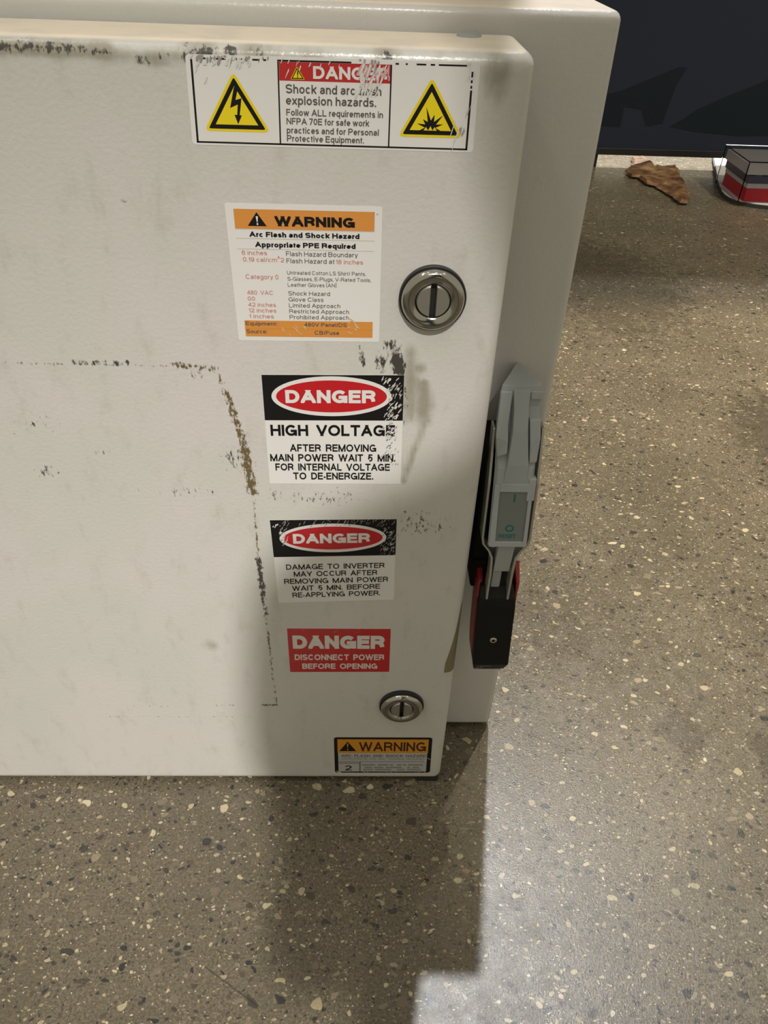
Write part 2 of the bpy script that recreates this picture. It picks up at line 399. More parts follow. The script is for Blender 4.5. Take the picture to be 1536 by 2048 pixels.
# ------------------------------------------------------------------ lettering
# printed characters, drawn from lines and curves
def arc(cx, cy, rx, ry, a0, a1, n=9):
    return [(cx + rx * math.cos(math.radians(a0 + (a1 - a0) * i / n)), cy + ry * math.sin(math.radians(a0 + (a1 - a0) * i / n))) for i in range(n + 1)]
S_CURVE = arc(.5, .75, .5, .25, 20, 180, 8) + arc(.5, .75, .5, .25, 190, 262, 4) + arc(.5, .25, .5, .25, 82, -10, 6) + arc(.5, .25, .5, .25, -20, -160, 8)
BOWL_HI = [(0, 1), (.55, 1)] + arc(.6, .765, .4, .235, 80, -80, 8) + [(.55, .53), (0, .53)]
STROKES = {
    'A': (.92, [[(0, 0), (.5, 1)], [(1, 0), (.5, 1)], [(.2, .30), (.8, .30)]]),
    'B': (.80, [[(0, 0), (0, 1)], BOWL_HI, [(0, .53), (.55, .53)] + arc(.6, .265, .4, .265, 80, -80, 8) + [(.55, 0), (0, 0)]]),
    'C': (.92, [arc(.5, .5, .5, .5, 38, 322, 20)]),
    'D': (.86, [[(0, 0), (0, 1)], [(0, 1), (.4, 1)] + arc(.45, .5, .55, .5, 85, -85, 14) + [(.4, 0), (0, 0)]]),
    'E': (.74, [[(0, 0), (0, 1)], [(0, 1), (1, 1)], [(0, .53), (.92, .53)], [(0, 0), (1, 0)]]),
    'F': (.68, [[(0, 0), (0, 1)], [(0, 1), (1, 1)], [(0, .5), (.88, .5)]]),
    'G': (.96, [arc(.5, .5, .5, .5, 42, 335, 20), [(1, .02), (1, .44)], [(1, .44), (.58, .44)]]),
    'H': (.84, [[(0, 0), (0, 1)], [(1, 0), (1, 1)], [(0, .53), (1, .53)]]),
    'I': (.0, [[(0, 0), (0, 1)]]),
    'K': (.86, [[(0, 0), (0, 1)], [(0, .34), (.97, 1)], [(.30, .58), (1, 0)]]),
    'L': (.68, [[(0, 0), (0, 1)], [(0, 0), (1, 0)]]),
    'M': (1.02, [[(0, 0), (0, 1)], [(1, 0), (1, 1)], [(0, 1), (.5, 0)], [(1, 1), (.5, 0)]]),
    'N': (.84, [[(0, 0), (0, 1)], [(1, 0), (1, 1)], [(0, 1), (1, 0)]]),
    'O': (1.0, [arc(.5, .5, .5, .5, 0, 360, 28)]),
    'P': (.78, [[(0, 0), (0, 1)], [(0, 1), (.55, 1)] + arc(.58, .73, .42, .27, 80, -80, 8) + [(.55, .46), (0, .46)]]),
    'Q': (1.0, [arc(.5, .5, .5, .5, 0, 360, 28), [(.62, .25), (.95, 0)]]),
    'R': (.84, [[(0, 0), (0, 1)], [(0, 1), (.55, 1)] + arc(.58, .745, .40, .255, 80, -80, 8) + [(.55, .49), (0, .49)], [(.55, .49), (.80, .40), (.93, .24), (.98, 0)]]),
    'S': (.82, [S_CURVE]),
    'T': (.80, [[(.5, 0), (.5, 1)], [(0, 1), (1, 1)]]),
    'U': (.82, [[(0, 1), (0, .35)] + arc(.5, .35, .5, .35, 180, 360, 12) + [(1, .35), (1, 1)]]),
    'V': (.88, [[(0, 1), (.5, 0)], [(1, 1), (.5, 0)]]),
    'W': (1.28, [[(0, 1), (.25, 0)], [(.5, 1), (.25, 0)], [(.5, 1), (.75, 0)], [(1, 1), (.75, 0)]]),
    'Y': (.88, [[(0, 1), (.5, .42)], [(1, 1), (.5, .42)], [(.5, 0), (.5, .42)]]),
    'Z': (.78, [[(0, 1), (1, 1)], [(1, 1), (0, 0)], [(0, 0), (1, 0)]]),
    '0': (.66, [arc(.5, .5, .5, .5, 0, 360, 24)]),
    '1': (.34, [[(1, 0), (1, 1)], [(0, .74), (.6, .80), (1, 1)]]),
    '2': (.66, [arc(.5, .72, .5, .28, 170, -20, 10) + [(.82, .48), (.2, .16), (0, 0)], [(0, 0), (1, 0)]]),
    '4': (.70, [[(.78, 0), (.78, 1)], [(.78, 1), (0, .28)], [(0, .28), (1, .28)]]),
    '5': (.66, [[(.92, 1), (.16, 1)], [(.16, 1), (.06, .50)], [(.06, .50)] + arc(.46, .31, .54, .31, 118, -118, 14)]),
    '6': (.66, [arc(.5, .32, .5, .32, 0, 360, 18), [(0, .32), (0, .5)] + arc(.5, .6, .5, .4, 180, 30, 9)]),
    '7': (.64, [[(0, 1), (1, 1)], [(1, 1), (.3, 0)]]),
    '8': (.66, [arc(.5, .27, .5, .27, 0, 360, 18), arc(.5, .77, .45, .23, 0, 360, 18)]),
    '9': (.66, [arc(.5, .68, .5, .32, 0, 360, 18), [(1, .68), (1, .5)] + arc(.5, .4, .5, .4, 0, -150, 9)]),
    'a': (.62, [arc(.5, .72, .45, .28, 165, 0, 7) + [(.95, .6), (.95, .1), (1, 0)], [(.95, .58), (.5, .54)] + arc(.42, .27, .42, .27, 85, 300, 9) + [(.8, .12), (.95, .32)]]),
    'b': (.64, [[(0, 0), (0, 9)], arc(.5, .5, .5, .5, 0, 360, 20)]),
    'c': (.60, [arc(.5, .5, .5, .5, 40, 320, 16)]),
    'd': (.64, [[(1, 0), (1, 9)], arc(.5, .5, .5, .5, 0, 360, 20)]),
    'e': (.64, [arc(.5, .5, .5, .5, 0, 318, 18), [(0, .5), (1, .5)]]),
    'f': (.34, [[(.45, 0), (.45, 1)], [(.45, 1), (.45, 1.30), (.62, 9), (1, 9)], [(0, 1), (1, 1)]]),
    'g': (.64, [arc(.5, .5, .5, .5, 0, 360, 20), [(1, 1), (1, -.1)] + arc(.5, -.1, .5, .32, 0, -150, 8)]),
    'h': (.60, [[(0, 0), (0, 9)], [(0, .55)] + arc(.5, .6, .5, .4, 165, 0, 9) + [(1, .6), (1, 0)]]),
    'i': (.0, [[(0, 0), (0, 1)], [(0, 9), (0, 9)]]),
    'k': (.60, [[(0, 0), (0, 9)], [(0, .32), (.95, 1)], [(.38, .58), (1, 0)]]),
    'l': (.0, [[(0, 0), (0, 9)]]),
    'm': (1.0, [[(0, 0), (0, 1)], [(0, .6)] + arc(.25, .65, .25, .35, 165, 0, 7) + [(.5, .6), (.5, 0)], [(.5, .6)] + arc(.75, .65, .25, .35, 165, 0, 7) + [(1, .6), (1, 0)]]),
    'n': (.60, [[(0, 0), (0, 1)], [(0, .55)] + arc(.5, .6, .5, .4, 165, 0, 9) + [(1, .6), (1, 0)]]),
    'o': (.66, [arc(.5, .5, .5, .5, 0, 360, 20)]),
    'p': (.64, [[(0, -9), (0, 1)], arc(.5, .5, .5, .5, 0, 360, 20)]),
    'q': (.64, [[(1, -9), (1, 1)], arc(.5, .5, .5, .5, 0, 360, 20)]),
    'r': (.36, [[(0, 0), (0, 1)], [(0, .55), (.25, .88), (.6, 1), (1, 1)]]),
    's': (.56, [S_CURVE]),
    't': (.34, [[(.4, 1.25), (.4, .18), (.55, .02), (1, 0)], [(0, 1), (1, 1)]]),
    'u': (.60, [[(1, 0), (1, 1)], [(0, 1), (0, .4)] + arc(.5, .4, .5, .4, 180, 345, 9)]),
    'v': (.60, [[(0, 1), (.5, 0)], [(1, 1), (.5, 0)]]),
    'w': (.92, [[(0, 1), (.25, 0)], [(.5, 1), (.25, 0)], [(.5, 1), (.75, 0)], [(1, 1), (.75, 0)]]),
    'x': (.58, [[(0, 0), (1, 1)], [(1, 0), (0, 1)]]),
    'y': (.60, [[(1, 1), (.5, 0)], [(0, 1), (.5, 0)], [(.5, 0), (.38, -.25), (.05, -.3)]]),
    'z': (.56, [[(0, 1), (1, 1)], [(1, 1), (0, 0)], [(0, 0), (1, 0)]]),
    '.': (.0, [[(0, 0), (0, .02)]]),
    ',': (.0, [[(0, .02), (0, -.12)]]),
    ':': (.0, [[(0, 0), (0, .02)], [(0, .93), (0, .98)]]),
    '-': (.30, [[(0, .45), (1, .45)]]),
    '/': (.34, [[(0, 0), (1, 9)]]),
    '(': (.20, [arc(1.0, .6, 1.0, .85, 110, 250, 10)]),
    ')': (.20, [arc(0.0, .6, 1.0, .85, 70, -70, 10)]),
    '^': (.45, [[(0, .95), (.5, 1.35)], [(1, .95), (.5, 1.35)]]),
}
def clip(poly, axis, lim, keep_above):
    out = []
    for i in range(len(poly)):
        a, b = poly[i - 1], poly[i]
        ia = (a[axis] >= lim) == keep_above or a[axis] == lim
        ib = (b[axis] >= lim) == keep_above or b[axis] == lim
        if ia != ib:
            t = (lim - a[axis]) / (b[axis] - a[axis])
            out.append((a[0] + t * (b[0] - a[0]), a[1] + t * (b[1] - a[1])))
        if ib: out.append(b)
    return out
def letter(c, T):
    """polygons of one character drawn T wide (capitals are 1 high), and its width"""
    w, strokes = STROKES[c]
    W = max(w * (1 + 0.35 * (T - 0.14)), T)
    low = c.islower() or c in '.,:-/'
    X = 0.735 if low else 1.0
    def P(p):
        x, y = p
        if y == 9: yy = 1.0 - T / 2
        elif y == -9: yy = -0.28 + T / 2
        else: yy = T / 2 + y * (X - T)
        return (T / 2 + x * (W - T), yy)
    polys = []
    for st in strokes:
        q = [P(p) for p in st]
        q = [q[0]] + [b for a, b in zip(q, q[1:]) if math.hypot(b[0] - a[0], b[1] - a[1]) > 1e-4]
        if len(q) < 2: q.append((q[0][0], q[0][1] + 4e-3))
        closed = math.hypot(q[0][0] - q[-1][0], q[0][1] - q[-1][1]) < 2e-3
        def unit(a, b):
            L = math.hypot(b[0] - a[0], b[1] - a[1]); return ((b[0] - a[0]) / L, (b[1] - a[1]) / L)
        D = [unit(a, b) for a, b in zip(q, q[1:])]
        straight = len(q) == 2
        if not closed:
            for end in (0, -1):
                dx, dy = D[end]
                diag = min(abs(dx), abs(dy)) > 0.05
                e = (1.1 if straight else 0.0) * T if diag else 0.5 * T
                s = -1 if end == 0 else 1
                q[end] = (q[end][0] + s * dx * e, q[end][1] + s * dy * e)
        n = len(q); off = []
        for i in range(n):
            d0 = D[i - 1] if i > 0 else (D[-1] if closed else D[0])
            d1 = D[i] if i < n - 1 else (D[0] if closed else D[-1])
            nx, ny = -(d0[1] + d1[1]), d0[0] + d1[0]
            L = math.hypot(nx, ny) or 1.0
            nx, ny = nx / L, ny / L
            k = max(0.5, nx * -d1[1] + ny * d1[0])
            off.append((nx * T / 2 / k, ny * T / 2 / k))
        for i in range(n - 1):
            a, b = q[i], q[i + 1]
            poly = [(a[0] + off[i][0], a[1] + off[i][1]), (b[0] + off[i + 1][0], b[1] + off[i + 1][1]), (b[0] - off[i + 1][0], b[1] - off[i + 1][1]), (a[0] - off[i][0], a[1] - off[i][1])]
            if straight and min(abs(D[0][0]), abs(D[0][1])) > 0.05:
                top = 1.0 if c in '/dbkhl' or not low else X
                if c == '^': top = 9
                bottom = 0.0
                if c in 'Yy': bottom = -9
                poly = clip(clip(poly, 1, bottom, True), 1, top, False)
                poly = clip(clip(poly, 0, 0.0, True), 0, W, False)
            if len(poly) > 2: polys.append(poly)
    return polys, W
_tc = {}
def glyphs(s, T):
    if (s, T) in _tc: return _tc[(s, T)]
    V = []; F = []; x = 0.0; sp = 0.62 if s.isupper() else 0.32
    for c in s:
        if c == ' ': x += sp; continue
        polys, W = letter(c, T)
        for p in polys:
            k = len(V)
            V += [(x + a, b) for a, b in p]; F.append(list(range(k, k + len(p))))
        x += W + max(0.06, 0.19 - 0.45 * T)
    _tc[(s, T)] = (np.array(V), F)
    return _tc[(s, T)]
def cap_height(T): return 1.0

class Label:
    """flat printed label on the plane of the door (y = 0); u runs right 0..1, v runs down 0..1"""
    def __init__(self, tl, tr, br, bl):
        self.q = [np.array(p) / 1000.0 for p in (tl, tr, br, bl)]
        self.mb = MB(); self.lay = 0
    def at(self, u, v, lay):
        tl, tr, br, bl = self.q
        p = (1 - v) * ((1 - u) * tl + u * tr) + v * ((1 - u) * bl + u * br)
        return (p[0], -0.00012 - 0.00006 * lay, p[1])
    def poly(self, pts, mt, lay):
        self.mb.add([self.at(u, v, lay) for u, v in pts], [tuple(range(len(pts)))], mt)
    def rect(self, u0, v0, u1, v1, mt, lay):
        self.poly([(u0, v0), (u1, v0), (u1, v1), (u0, v1)], mt, lay)
    def sheet(self, mt, r=0.02, n=4):
        """the label stock itself, with a real (thin) edge and rounded corners"""
        asp = np.linalg.norm(self.q[1] - self.q[0]) / np.linalg.norm(self.q[3] - self.q[0])
        ru, rv = r, r * asp
        pts = []
        for cx, cy, a0 in ((1 - ru, rv, -90), (1 - ru, 1 - rv, 0), (ru, 1 - rv, 90), (ru, rv, 180)):
            for i in range(n + 1):
                a = math.radians(a0 + 90 * i / n)
                pts.append((cx + ru * math.cos(a), cy + rv * math.sin(a)))
        f = [self.at(u, v, 0) for u, v in pts]
        b = [(x, 0.0004, z) for x, y, z in f]
        self.mb.loft([b, f], mt)
    def ellipse(self, cu, cv, ru, rv, mt, lay, n=48):
        self.poly([(cu + ru * math.cos(2 * PI * i / n), cv + rv * math.sin(2 * PI * i / n)) for i in range(n)], mt, lay)
    def text(self, s, u0, u1, v, cap, mt, lay, bold=0.13):
        """s fitted between u0 and u1 with its baseline at v and capitals cap high"""
        vs, fs = glyphs(s, bold)
        w = vs[:, 0].max() - vs[:, 0].min(); x0 = vs[:, 0].min(); H = cap_height(bold)
        pts = [self.at(u0 + (x - x0) / w * (u1 - u0), v - y / H * cap, lay) for x, y in vs]
        for k, f in enumerate(fs):
            d = 0.9e-6 * (k % 37)
            self.mb.add([(pts[i][0], pts[i][1] - d, pts[i][2]) for i in f], [tuple(range(len(f)))], mt)
    def chips(self, boxes, mt, lay, ang=0.0):
        """worn slivers: boxes of (u0, v0, u1, v1, count, length_mm, width_mm)"""
        W = np.linalg.norm(self.q[1] - self.q[0]) * 1000; Hh = np.linalg.norm(self.q[3] - self.q[0]) * 1000
        for (u0, v0, u1, v1, n, ln, wd) in boxes:
            for kk in range(n):
                cu = random.uniform(u0, u1); cv = random.uniform(v0, v1)
                a = ang + random.gauss(0, 0.17)
                l = ln * random.uniform(0.4, 1.3); w = wd * random.uniform(0.4, 1.3)
                pts = []
                for i in range(8):
                    t = 2 * PI * i / 8
                    px = l * 0.5 * math.cos(t) * random.uniform(0.65, 1.1); py = w * 0.5 * math.sin(t) * random.uniform(0.5, 1.2)
                    pts.append((cu + (px * math.cos(a) - py * math.sin(a)) / W, cv + (px * math.sin(a) + py * math.cos(a)) / Hh))
                pts = [(min(max(a_, 0), 1), min(max(b_, 0), 1)) for a_, b_ in pts]
                self.poly(pts, mt, lay + 0.015 * (kk % 50))
    def build(self, name, parent):
        me = bpy.data.meshes.new(name)
        me.from_pydata(self.mb.v, [], self.mb.f)
        for mt in self.mb.mats: me.materials.append(mt)
        me.polygons.foreach_set('material_index', self.mb.mi)
        bm = bmesh.new(); bm.from_mesh(me)
        for f in bm.faces:
            f.normal_update()
            if f.normal.y > 0.5: f.normal_flip()
        bm.to_mesh(me); bm.free()
        return link_mesh(name, me, parent)

# ------------------------------------------------------------------ floor and unseen shadow slab
FL = -0.006
def setting():
    mb = MB(); mb.box(-4.0, 6.0, -4.0, 9.0, FL - 0.1, FL, M_floor)
    tag(mb.build('floor'), kind='structure')
    mb = MB(); mb.box(-2.4, 0.062, 0.45, 0.57, FL, 2.6, M_slab)  # unseen slab, added to cast the step in the floor shadow
    tag(mb.build('rear_shadow_slab'), kind='structure')
setting()

# ------------------------------------------------------------------ the electrical enclosure
DH = 0.610
BY = 0.0642          # plane of the flange
enc = empty('electrical_enclosure', (-0.33, 0.18, FL))
tag(enc, 'scuffed light grey steel electrical enclosure covered with danger and warning stickers, standing on the floor', 'electrical enclosure')
EL = Vector(enc.location)
def child(o):                      # keeps world coordinates under the enclosure's base
    o.parent = enc; o.matrix_parent_inverse = Matrix.Translation(-EL); return o

r = 0.0075
xs = np.concatenate([spaced(-0.715, -0.45, 0.012, r)[:-5], np.linspace(-0.45, -r - 0.0022, 198), spaced(-0.03, 0.0, 0.02, r)[-5:]])
ys = spaced(0.0, 0.0607, 0.01, r)
zs = spaced(0.0, DH, 0.0024, r)
door, DV = rounded_block('door', xs, ys, zs, r, None, M_door)
child(door)

def seg_d(x, z, a, b):
    ax, az = a; bx, bz = b
    L2 = (bx - ax) ** 2 + (bz - az) ** 2
    t = np.clip(((x - ax) * (bx - ax) + (z - az) * (bz - az)) / L2, 0, 1)
    return np.hypot(x - ax - t * (bx - ax), z - az - t * (bz - az))
def grime(V):
    x = V[:, 0] * 1000; z = V[:, 2] * 1000; front = V[:, 1] < 0.02
    scuff = np.zeros(len(x)); rust = np.zeros(len(x)); smudge = np.zeros(len(x))
    def line(arr, a, b, w, s): np.maximum(arr, s * np.clip(1 - seg_d(x, z, a, b) / w, 0, 1) ** 0.8, out=arr)
    def blob(arr, cx, cz, rx, rz, s, ang=0.0):
        c, n = math.cos(ang), math.sin(ang)
        dx, dz = x - cx, z - cz
        u = (dx * c + dz * n) / rx; v = (-dx * n + dz * c) / rz
        np.maximum(arr, s * np.clip(1 - np.hypot(u, v), 0, 1) ** 0.7, out=arr)
    # along the top edge
    line(scuff, (-256, 605), (-222, 605.3), 3.8, 0.60); line(scuff, (-222, 605), (-203, 604), 3, 0.50)
    line(smudge, (-258, 604.5), (-205, 604.5), 5, 1.3); line(smudge, (-205, 603), (-100, 605), 5, 0.7)
    blob(scuff, -188, 601, 9, 4.5, 0.50); blob(scuff, -180, 603, 7, 3, 0.50); blob(smudge, -184, 602, 14, 5, 1.0)
    blob(scuff, -167, 604, 6, 6, 0.60); blob(scuff, -158, 605, 8, 5, 0.72); blob(smudge, -160, 605, 14, 8, 0.9)
    blob(scuff, -146, 606, 5, 3.5, 0.82); blob(scuff, -133, 606, 6, 3.5, 0.62); blob(scuff, -72, 606, 5, 3.5, 0.75)
    blob(smudge, -137, 606, 16, 6, 0.8); blob(smudge, -75, 607, 12, 5, 0.8); blob(smudge, -18, 598, 9, 14, 0.85)
    blob(scuff, -262, 604, 6, 4, 0.5)
    # outline of a torn-off sign
    line(scuff, (-255, 440.5), (-222, 440.5), 2.6, 0.66); line(rust, (-300, 439.5), (-172, 439), 2.4, 0.42)
    line(rust, (-196, 440), (-171, 438), 4.5, 0.58); blob(scuff, -191, 440.5, 6, 3, 0.62); blob(scuff, -183, 434, 10, 7, 0.40)
    line(rust, (-171, 439), (-165, 418), 3.2, 0.50)
    line(rust, (-165, 421), (-158, 385), 5.0, 0.66); line(rust, (-158, 385), (-154.5, 345), 6.5, 0.70)
    blob(rust, -157, 368, 8, 14, 0.68); blob(scuff, -166, 372, 12, 14, 0.46); blob(rust, -156, 352, 6, 12, 0.68)
    line(rust, (-154.5, 345), (-155, 280), 2.6, 0.52); line(scuff, (-155, 283), (-154, 245), 4.2, 0.72)
    line(scuff, (-154, 245), (-153, 225), 5, 0.50); line(rust, (-153.5, 230), (-151, 113), 2.6, 0.60)
    line(rust, (-163, 113), (-151, 113.5), 3.0, 0.72); line(rust, (-205, 112), (-187, 112), 2.2, 0.52)
    line(rust, (-300, 96), (-165, 96), 2.0, 0.36); line(scuff, (-282, 111), (-205, 111.5), 1.8, 0.33)
    # black rubber scuffs above and beside the high voltage sign
    blob(scuff, -60, 444, 6.5, 12, 1.0, 0.2); blob(scuff, -70, 444, 6, 9, 0.66, 0.3); blob(scuff, -64, 455, 10, 8, 0.55)
    blob(scuff, -57.5, 440, 3, 8, 0.95); line(scuff, (-83, 455), (-81, 443), 3, 0.62)
    line(scuff, (-53.5, 428), (-53.5, 402), 1.8, 0.62)
    line(smudge, (-53, 452), (-50, 405), 7, 0.75); line(smudge, (-43, 430), (-40, 404), 5, 1.05); line(smudge, (-40, 404), (-52, 356), 4, 0.85)
    blob(smudge, -47, 441, 7, 5, 0.9); blob(smudge, -42, 412, 8, 22, 1.0)
    # specks
    blob(scuff, -105, 340, 45, 13, 0.37); blob(scuff, -140, 343, 10, 8, 0.42); blob(scuff, -40, 318, 38, 24, 0.36); blob(scuff, -27, 316, 14, 12, 0.42)
    blob(scuff, -290, 359, 12, 9, 0.45); blob(scuff, -250, 375, 9, 7, 0.33); blob(scuff, -200, 345, 40, 8, 0.36)
    blob(scuff, -130, 300, 22, 22, 0.33); blob(scuff, -290, 400, 30, 25, 0.25); blob(smudge, -200, 190, 9, 9, 0.7); blob(scuff, -247, 165, 5, 4, 0.45)
    blob(scuff, -208, 536, 2.5, 2.5, 0.85)
    scuff += 0.05; rust += 0.02
    for a in (scuff, rust, smudge): a *= front
    return scuff, rust, smudge
for nm, arr in zip(('scuff', 'rust', 'smudge'), grime(DV)):
    at = door.data.attributes.new(nm, 'FLOAT', 'POINT')
    at.data.foreach_set('value', arr.astype(np.float32))

# brown wedge on the door's edge, behind the grip
mb = MB()
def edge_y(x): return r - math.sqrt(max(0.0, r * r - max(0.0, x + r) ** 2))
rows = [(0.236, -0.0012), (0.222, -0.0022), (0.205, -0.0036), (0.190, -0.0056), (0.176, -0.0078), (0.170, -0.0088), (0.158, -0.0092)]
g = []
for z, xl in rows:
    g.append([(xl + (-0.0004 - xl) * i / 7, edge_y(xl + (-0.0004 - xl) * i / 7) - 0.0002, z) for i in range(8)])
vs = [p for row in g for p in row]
mb.add(vs, [(i * 8 + j, i * 8 + j + 1, i * 8 + j + 9, i * 8 + j + 8) for i in range(len(rows) - 1) for j in range(7)], M_wedge)
o = mb.build('edge_wedge'); o.parent = door

# body and flange behind the door
bx = spaced(-0.735, 0.0559, 0.1, 0.008); by = spaced(BY, 0.33, 0.1, 0.008); bz = spaced(-0.0009, 0.6217, 0.1, 0.008)
body, _ = rounded_block('body', bx, by, bz, 0.0055, None, M_body)
child(body)

def lathe(mb, prof, c, mts, n=40):
    """profile (radius, height towards the viewer) turned about the y axis at c"""
    for i in range(len(prof) - 1):
        (r0, h0), (r1, h1) = prof[i], prof[i + 1]
        vs = []
        for (rr, h) in ((r0, h0), (r1, h1)):
            for j in range(n):
                a = 2 * PI * j / n
                vs.append((c[0] + rr * math.cos(a), c[1] - h, c[2] + rr * math.sin(a)))
        fs = [(j, (j + 1) % n, n + (j + 1) % n, n + j) for j in range(n)]
        mb.add(vs, fs, mts if not isinstance(mts, list) else mts[i])
def make_latch(cx, cz, slot_ang, label):
    k = 0.001
    mb = MB()
    prof = [(19.3, 0), (19.3, 2.6), (18.9, 3.0), (18.2, 3.0), (18.0, 4.6), (17.5, 5.6), (16.6, 6.5), (15.4, 7.2), (13.8, 7.3), (11.2, 6.4), (10.2, 5.6), (10.0, 2.0)]
    mm = [M_gasket, M_gasket, M_gasket, M_gasket] + [M_chrome] * 6 + [M_gasket]
    lathe(mb, [(a * k, b * k) for a, b in prof], (cx, 0, cz), mm, 56)
    ring = mb.build('latch', smooth=True)
    ring.parent = door
    tag(ring, label)
    # slotted plug: two half discs over a dark floor
    mb = MB()
    R, w, top = 9.6, 1.65, 6.6
    for s in (-1, 1):
        pts = []
        a0 = math.acos(w / R)
        for i in range(17):
            a = -a0 + 2 * a0 * i / 16
            pts.append((s * R * math.cos(a), R * math.sin(a)))
        ca, sa = math.cos(slot_ang), math.sin(slot_ang)
        def P(p, h, sh=1.0):
            cxm = s * 4.8
            x, z = cxm + (p[0] - cxm) * sh, p[1] * sh
            x, z = x * ca - z * sa, x * sa + z * ca
            return (cx + x * k, -h * k, cz + z * k)
        if s < 0: pts = pts[::-1]
        mb.loft([[P(p, 1.5) for p in pts], [P(p, top - 0.9) for p in pts], [P(p, top, 0.90) for p in pts]], M_plug)
    lathe(mb, [(9.9 * k, 1.9 * k), (0.01 * k, 1.9 * k)], (cx, 0, cz), M_slot, 24)
    o = mb.build('latch_plug', smooth=True, weld=False)
    o.parent = door
    return ring
make_latch(-0.0420, 0.4865, 0.0, 'upper slotted quarter-turn latch beside the orange sticker')
make_latch(-0.0427, 0.1150, 0.0, 'lower slotted quarter-turn latch above the small warning sticker')

# small rubber stud on the door's top edge
mb = MB()
for (r0, h0), (r1, h1) in (((.0068, 0), (.0062, .0016)), ((.0062, .0016), (.0035, .0026)), ((.0035, .0026), (.0001, .0028))):
    n = 20
    vs = [(-0.0285 + rr * math.cos(2 * PI * j / n), 0.046 + rr * math.sin(2 * PI * j / n), DH - 0.0003 + h) for rr, h in ((r0, h0), (r1, h1)) for j in range(n)]
    mb.add(vs, [(j, (j + 1) % n, n + (j + 1) % n, n + j) for j in range(n)], M_cover)
o = mb.build('stud', smooth=True); o.parent = door

# feet
for fx, fy in ((-0.010, 0.012), (-0.69, 0.012), (-0.69, 0.30), (0.03, 0.30)):
    mb = MB(); mb.box(fx - 0.012, fx + 0.008, fy - 0.010, fy + 0.014, FL, 0.006, M_rubber)
    child(mb.build('foot', bevel=0.001))

# ------------------------------------------------------------------ stickers on the door
def pictogram_triangle(L, ap, bl, br, lay, sym):
    def tri(k, mt, l, rnd=0.0):
        c = (np.array(ap) + bl + br) / 3
        P = [c + (np.array(p) - c) * k for p in (ap, bl, br)]
        if rnd:
            pts = []
            for i in range(3):
                a, b, d = P[i - 1], P[i], P[(i + 1) % 3]
                for t in range(5):
                    t /= 4
                    p0 = b + (a - b) * rnd; p1 = b + (d - b) * rnd
                    pts.append(tuple((1 - t) ** 2 * p0 + 2 * t * (1 - t) * b + t * t * p1))
            L.poly(pts, mt, l)
        else: L.poly([tuple(p) for p in P], mt, l)
    tri(1.0, M_yellow, lay, 0.10); tri(0.86, M_black, lay + 1, 0.04); tri(0.64, M_yellow, lay + 2)
    sym(L, lay + 3)
def danger_header(L, cu, cv, ru, rv, ru2, rv2, u0, u1, vb, cap, band):
    L.rect(0, 0, 1, band, M_black, 1)
    L.ellipse(cu, cv, ru, rv, M_white, 2); L.ellipse(cu, cv, ru2, rv2, M_red, 3)
    L.text('DANGER', u0, u1, vb, cap, M_white, 4, 0.25)

# 1: wide shock and arc flash sticker along the top
L = Label((-167.8, 604.4), (-27.2, 605.0), (-26.8, 564.6), (-169.0, 564.5))
L.sheet(M_white, 0.012)
for (a, b, c, d) in ((.016, .05, .023, .97), (.972, .30, .979, .97), (.016, .955, .979, .975), (.309, .05, .314, .96), (.694, .05, .699, .96)):
    L.rect(a, b, c, d, M_black, 1)
for a, b in ((.06, .068), (.085, .11), (.12, .135), (.17, .215), (.225, .25), (.262, .272), (.309, .56), (.71, .722), (.745, .752), (.782, .815), (.83, .845), (.858, .955)):
    L.rect(a, .03, b, .048, M_black, 1)
for a, b in ((.10, .16), (.19, .22), (.25, .28)): L.rect(.972, a, .978, b, M_black, 1)
L.rect(.3145, .05, .694, .25, M_red2, 1)
pictogram_triangle(L, (.375, .095), (.352, .235), (.402, .235), 2, lambda L, l: (L.rect(.3755, .145, .379, .19, M_black, l), L.rect(.3755, .2, .379, .214, M_black, l)))
L.text('DANGER', .43, .684, .222, .135, M_white, 2, 0.22)
for s, u1, vb, cp, bd in (('Shock and arc flash', .665, .385, .098, .165), ('explosion hazards.', .648, .51, .098, .165),
                          ('Follow ALL requirements in', .673, .632, .074, .17), ('NFPA 70E for safe work', .625, .732, .074, .17),
                          ('practices and for Personal', .66, .835, .074, .17), ('Protective Equipment.', .608, .93, .074, .17)):
    L.text(s, .335, u1, vb, cp, M_ink, 2, bd)
def bolt(L, l):
    L.poly([(.158, .335), (.173, .325), (.161, .475), (.182, .455), (.172, .66), (.1635, .66), (.168, .525), (.141, .565)], M_black, l)
    L.poly([(.155, .64), (.180, .645), (.166, .745)], M_black, l + 1)
pictogram_triangle(L, (.158, .165), (.046, .835), (.278, .835), 1, bolt)
def blast(L, l):
    c = (.842, .725); n = 15; pts = []
    rr = [.040, .020, .050, .022, .040, .022, .070, .024, .046, .023, .060, .022, .046, .017, .036]
    for i in range(n):
        a = PI + 0.25 - (PI + 0.5) * i / (n - 1)
        pts.append((c[0] + rr[i] * math.cos(a), c[1] - 3.4 * rr[i] * math.sin(a)))
    inner = [(c[0] + .028, c[1] + .05), (c[0] + .014, c[1] - .01), (c[0] + .008, c[1] + .03), (c[0], c[1] - .02), (c[0] - .008, c[1] + .03), (c[0] - .016, c[1] - .01), (c[0] - .028, c[1] + .05)]
    k = len(pts); m = len(inner)
    poly = pts + inner
    L.poly(poly, M_black, l)
pictogram_triangle(L, (.838, .165), (.728, .838), (.958, .838), 1, blast)
L.chips([(.585, .06, .69, .22, 24, 6.5, 1.3)], M_pink, 5, 1.95)
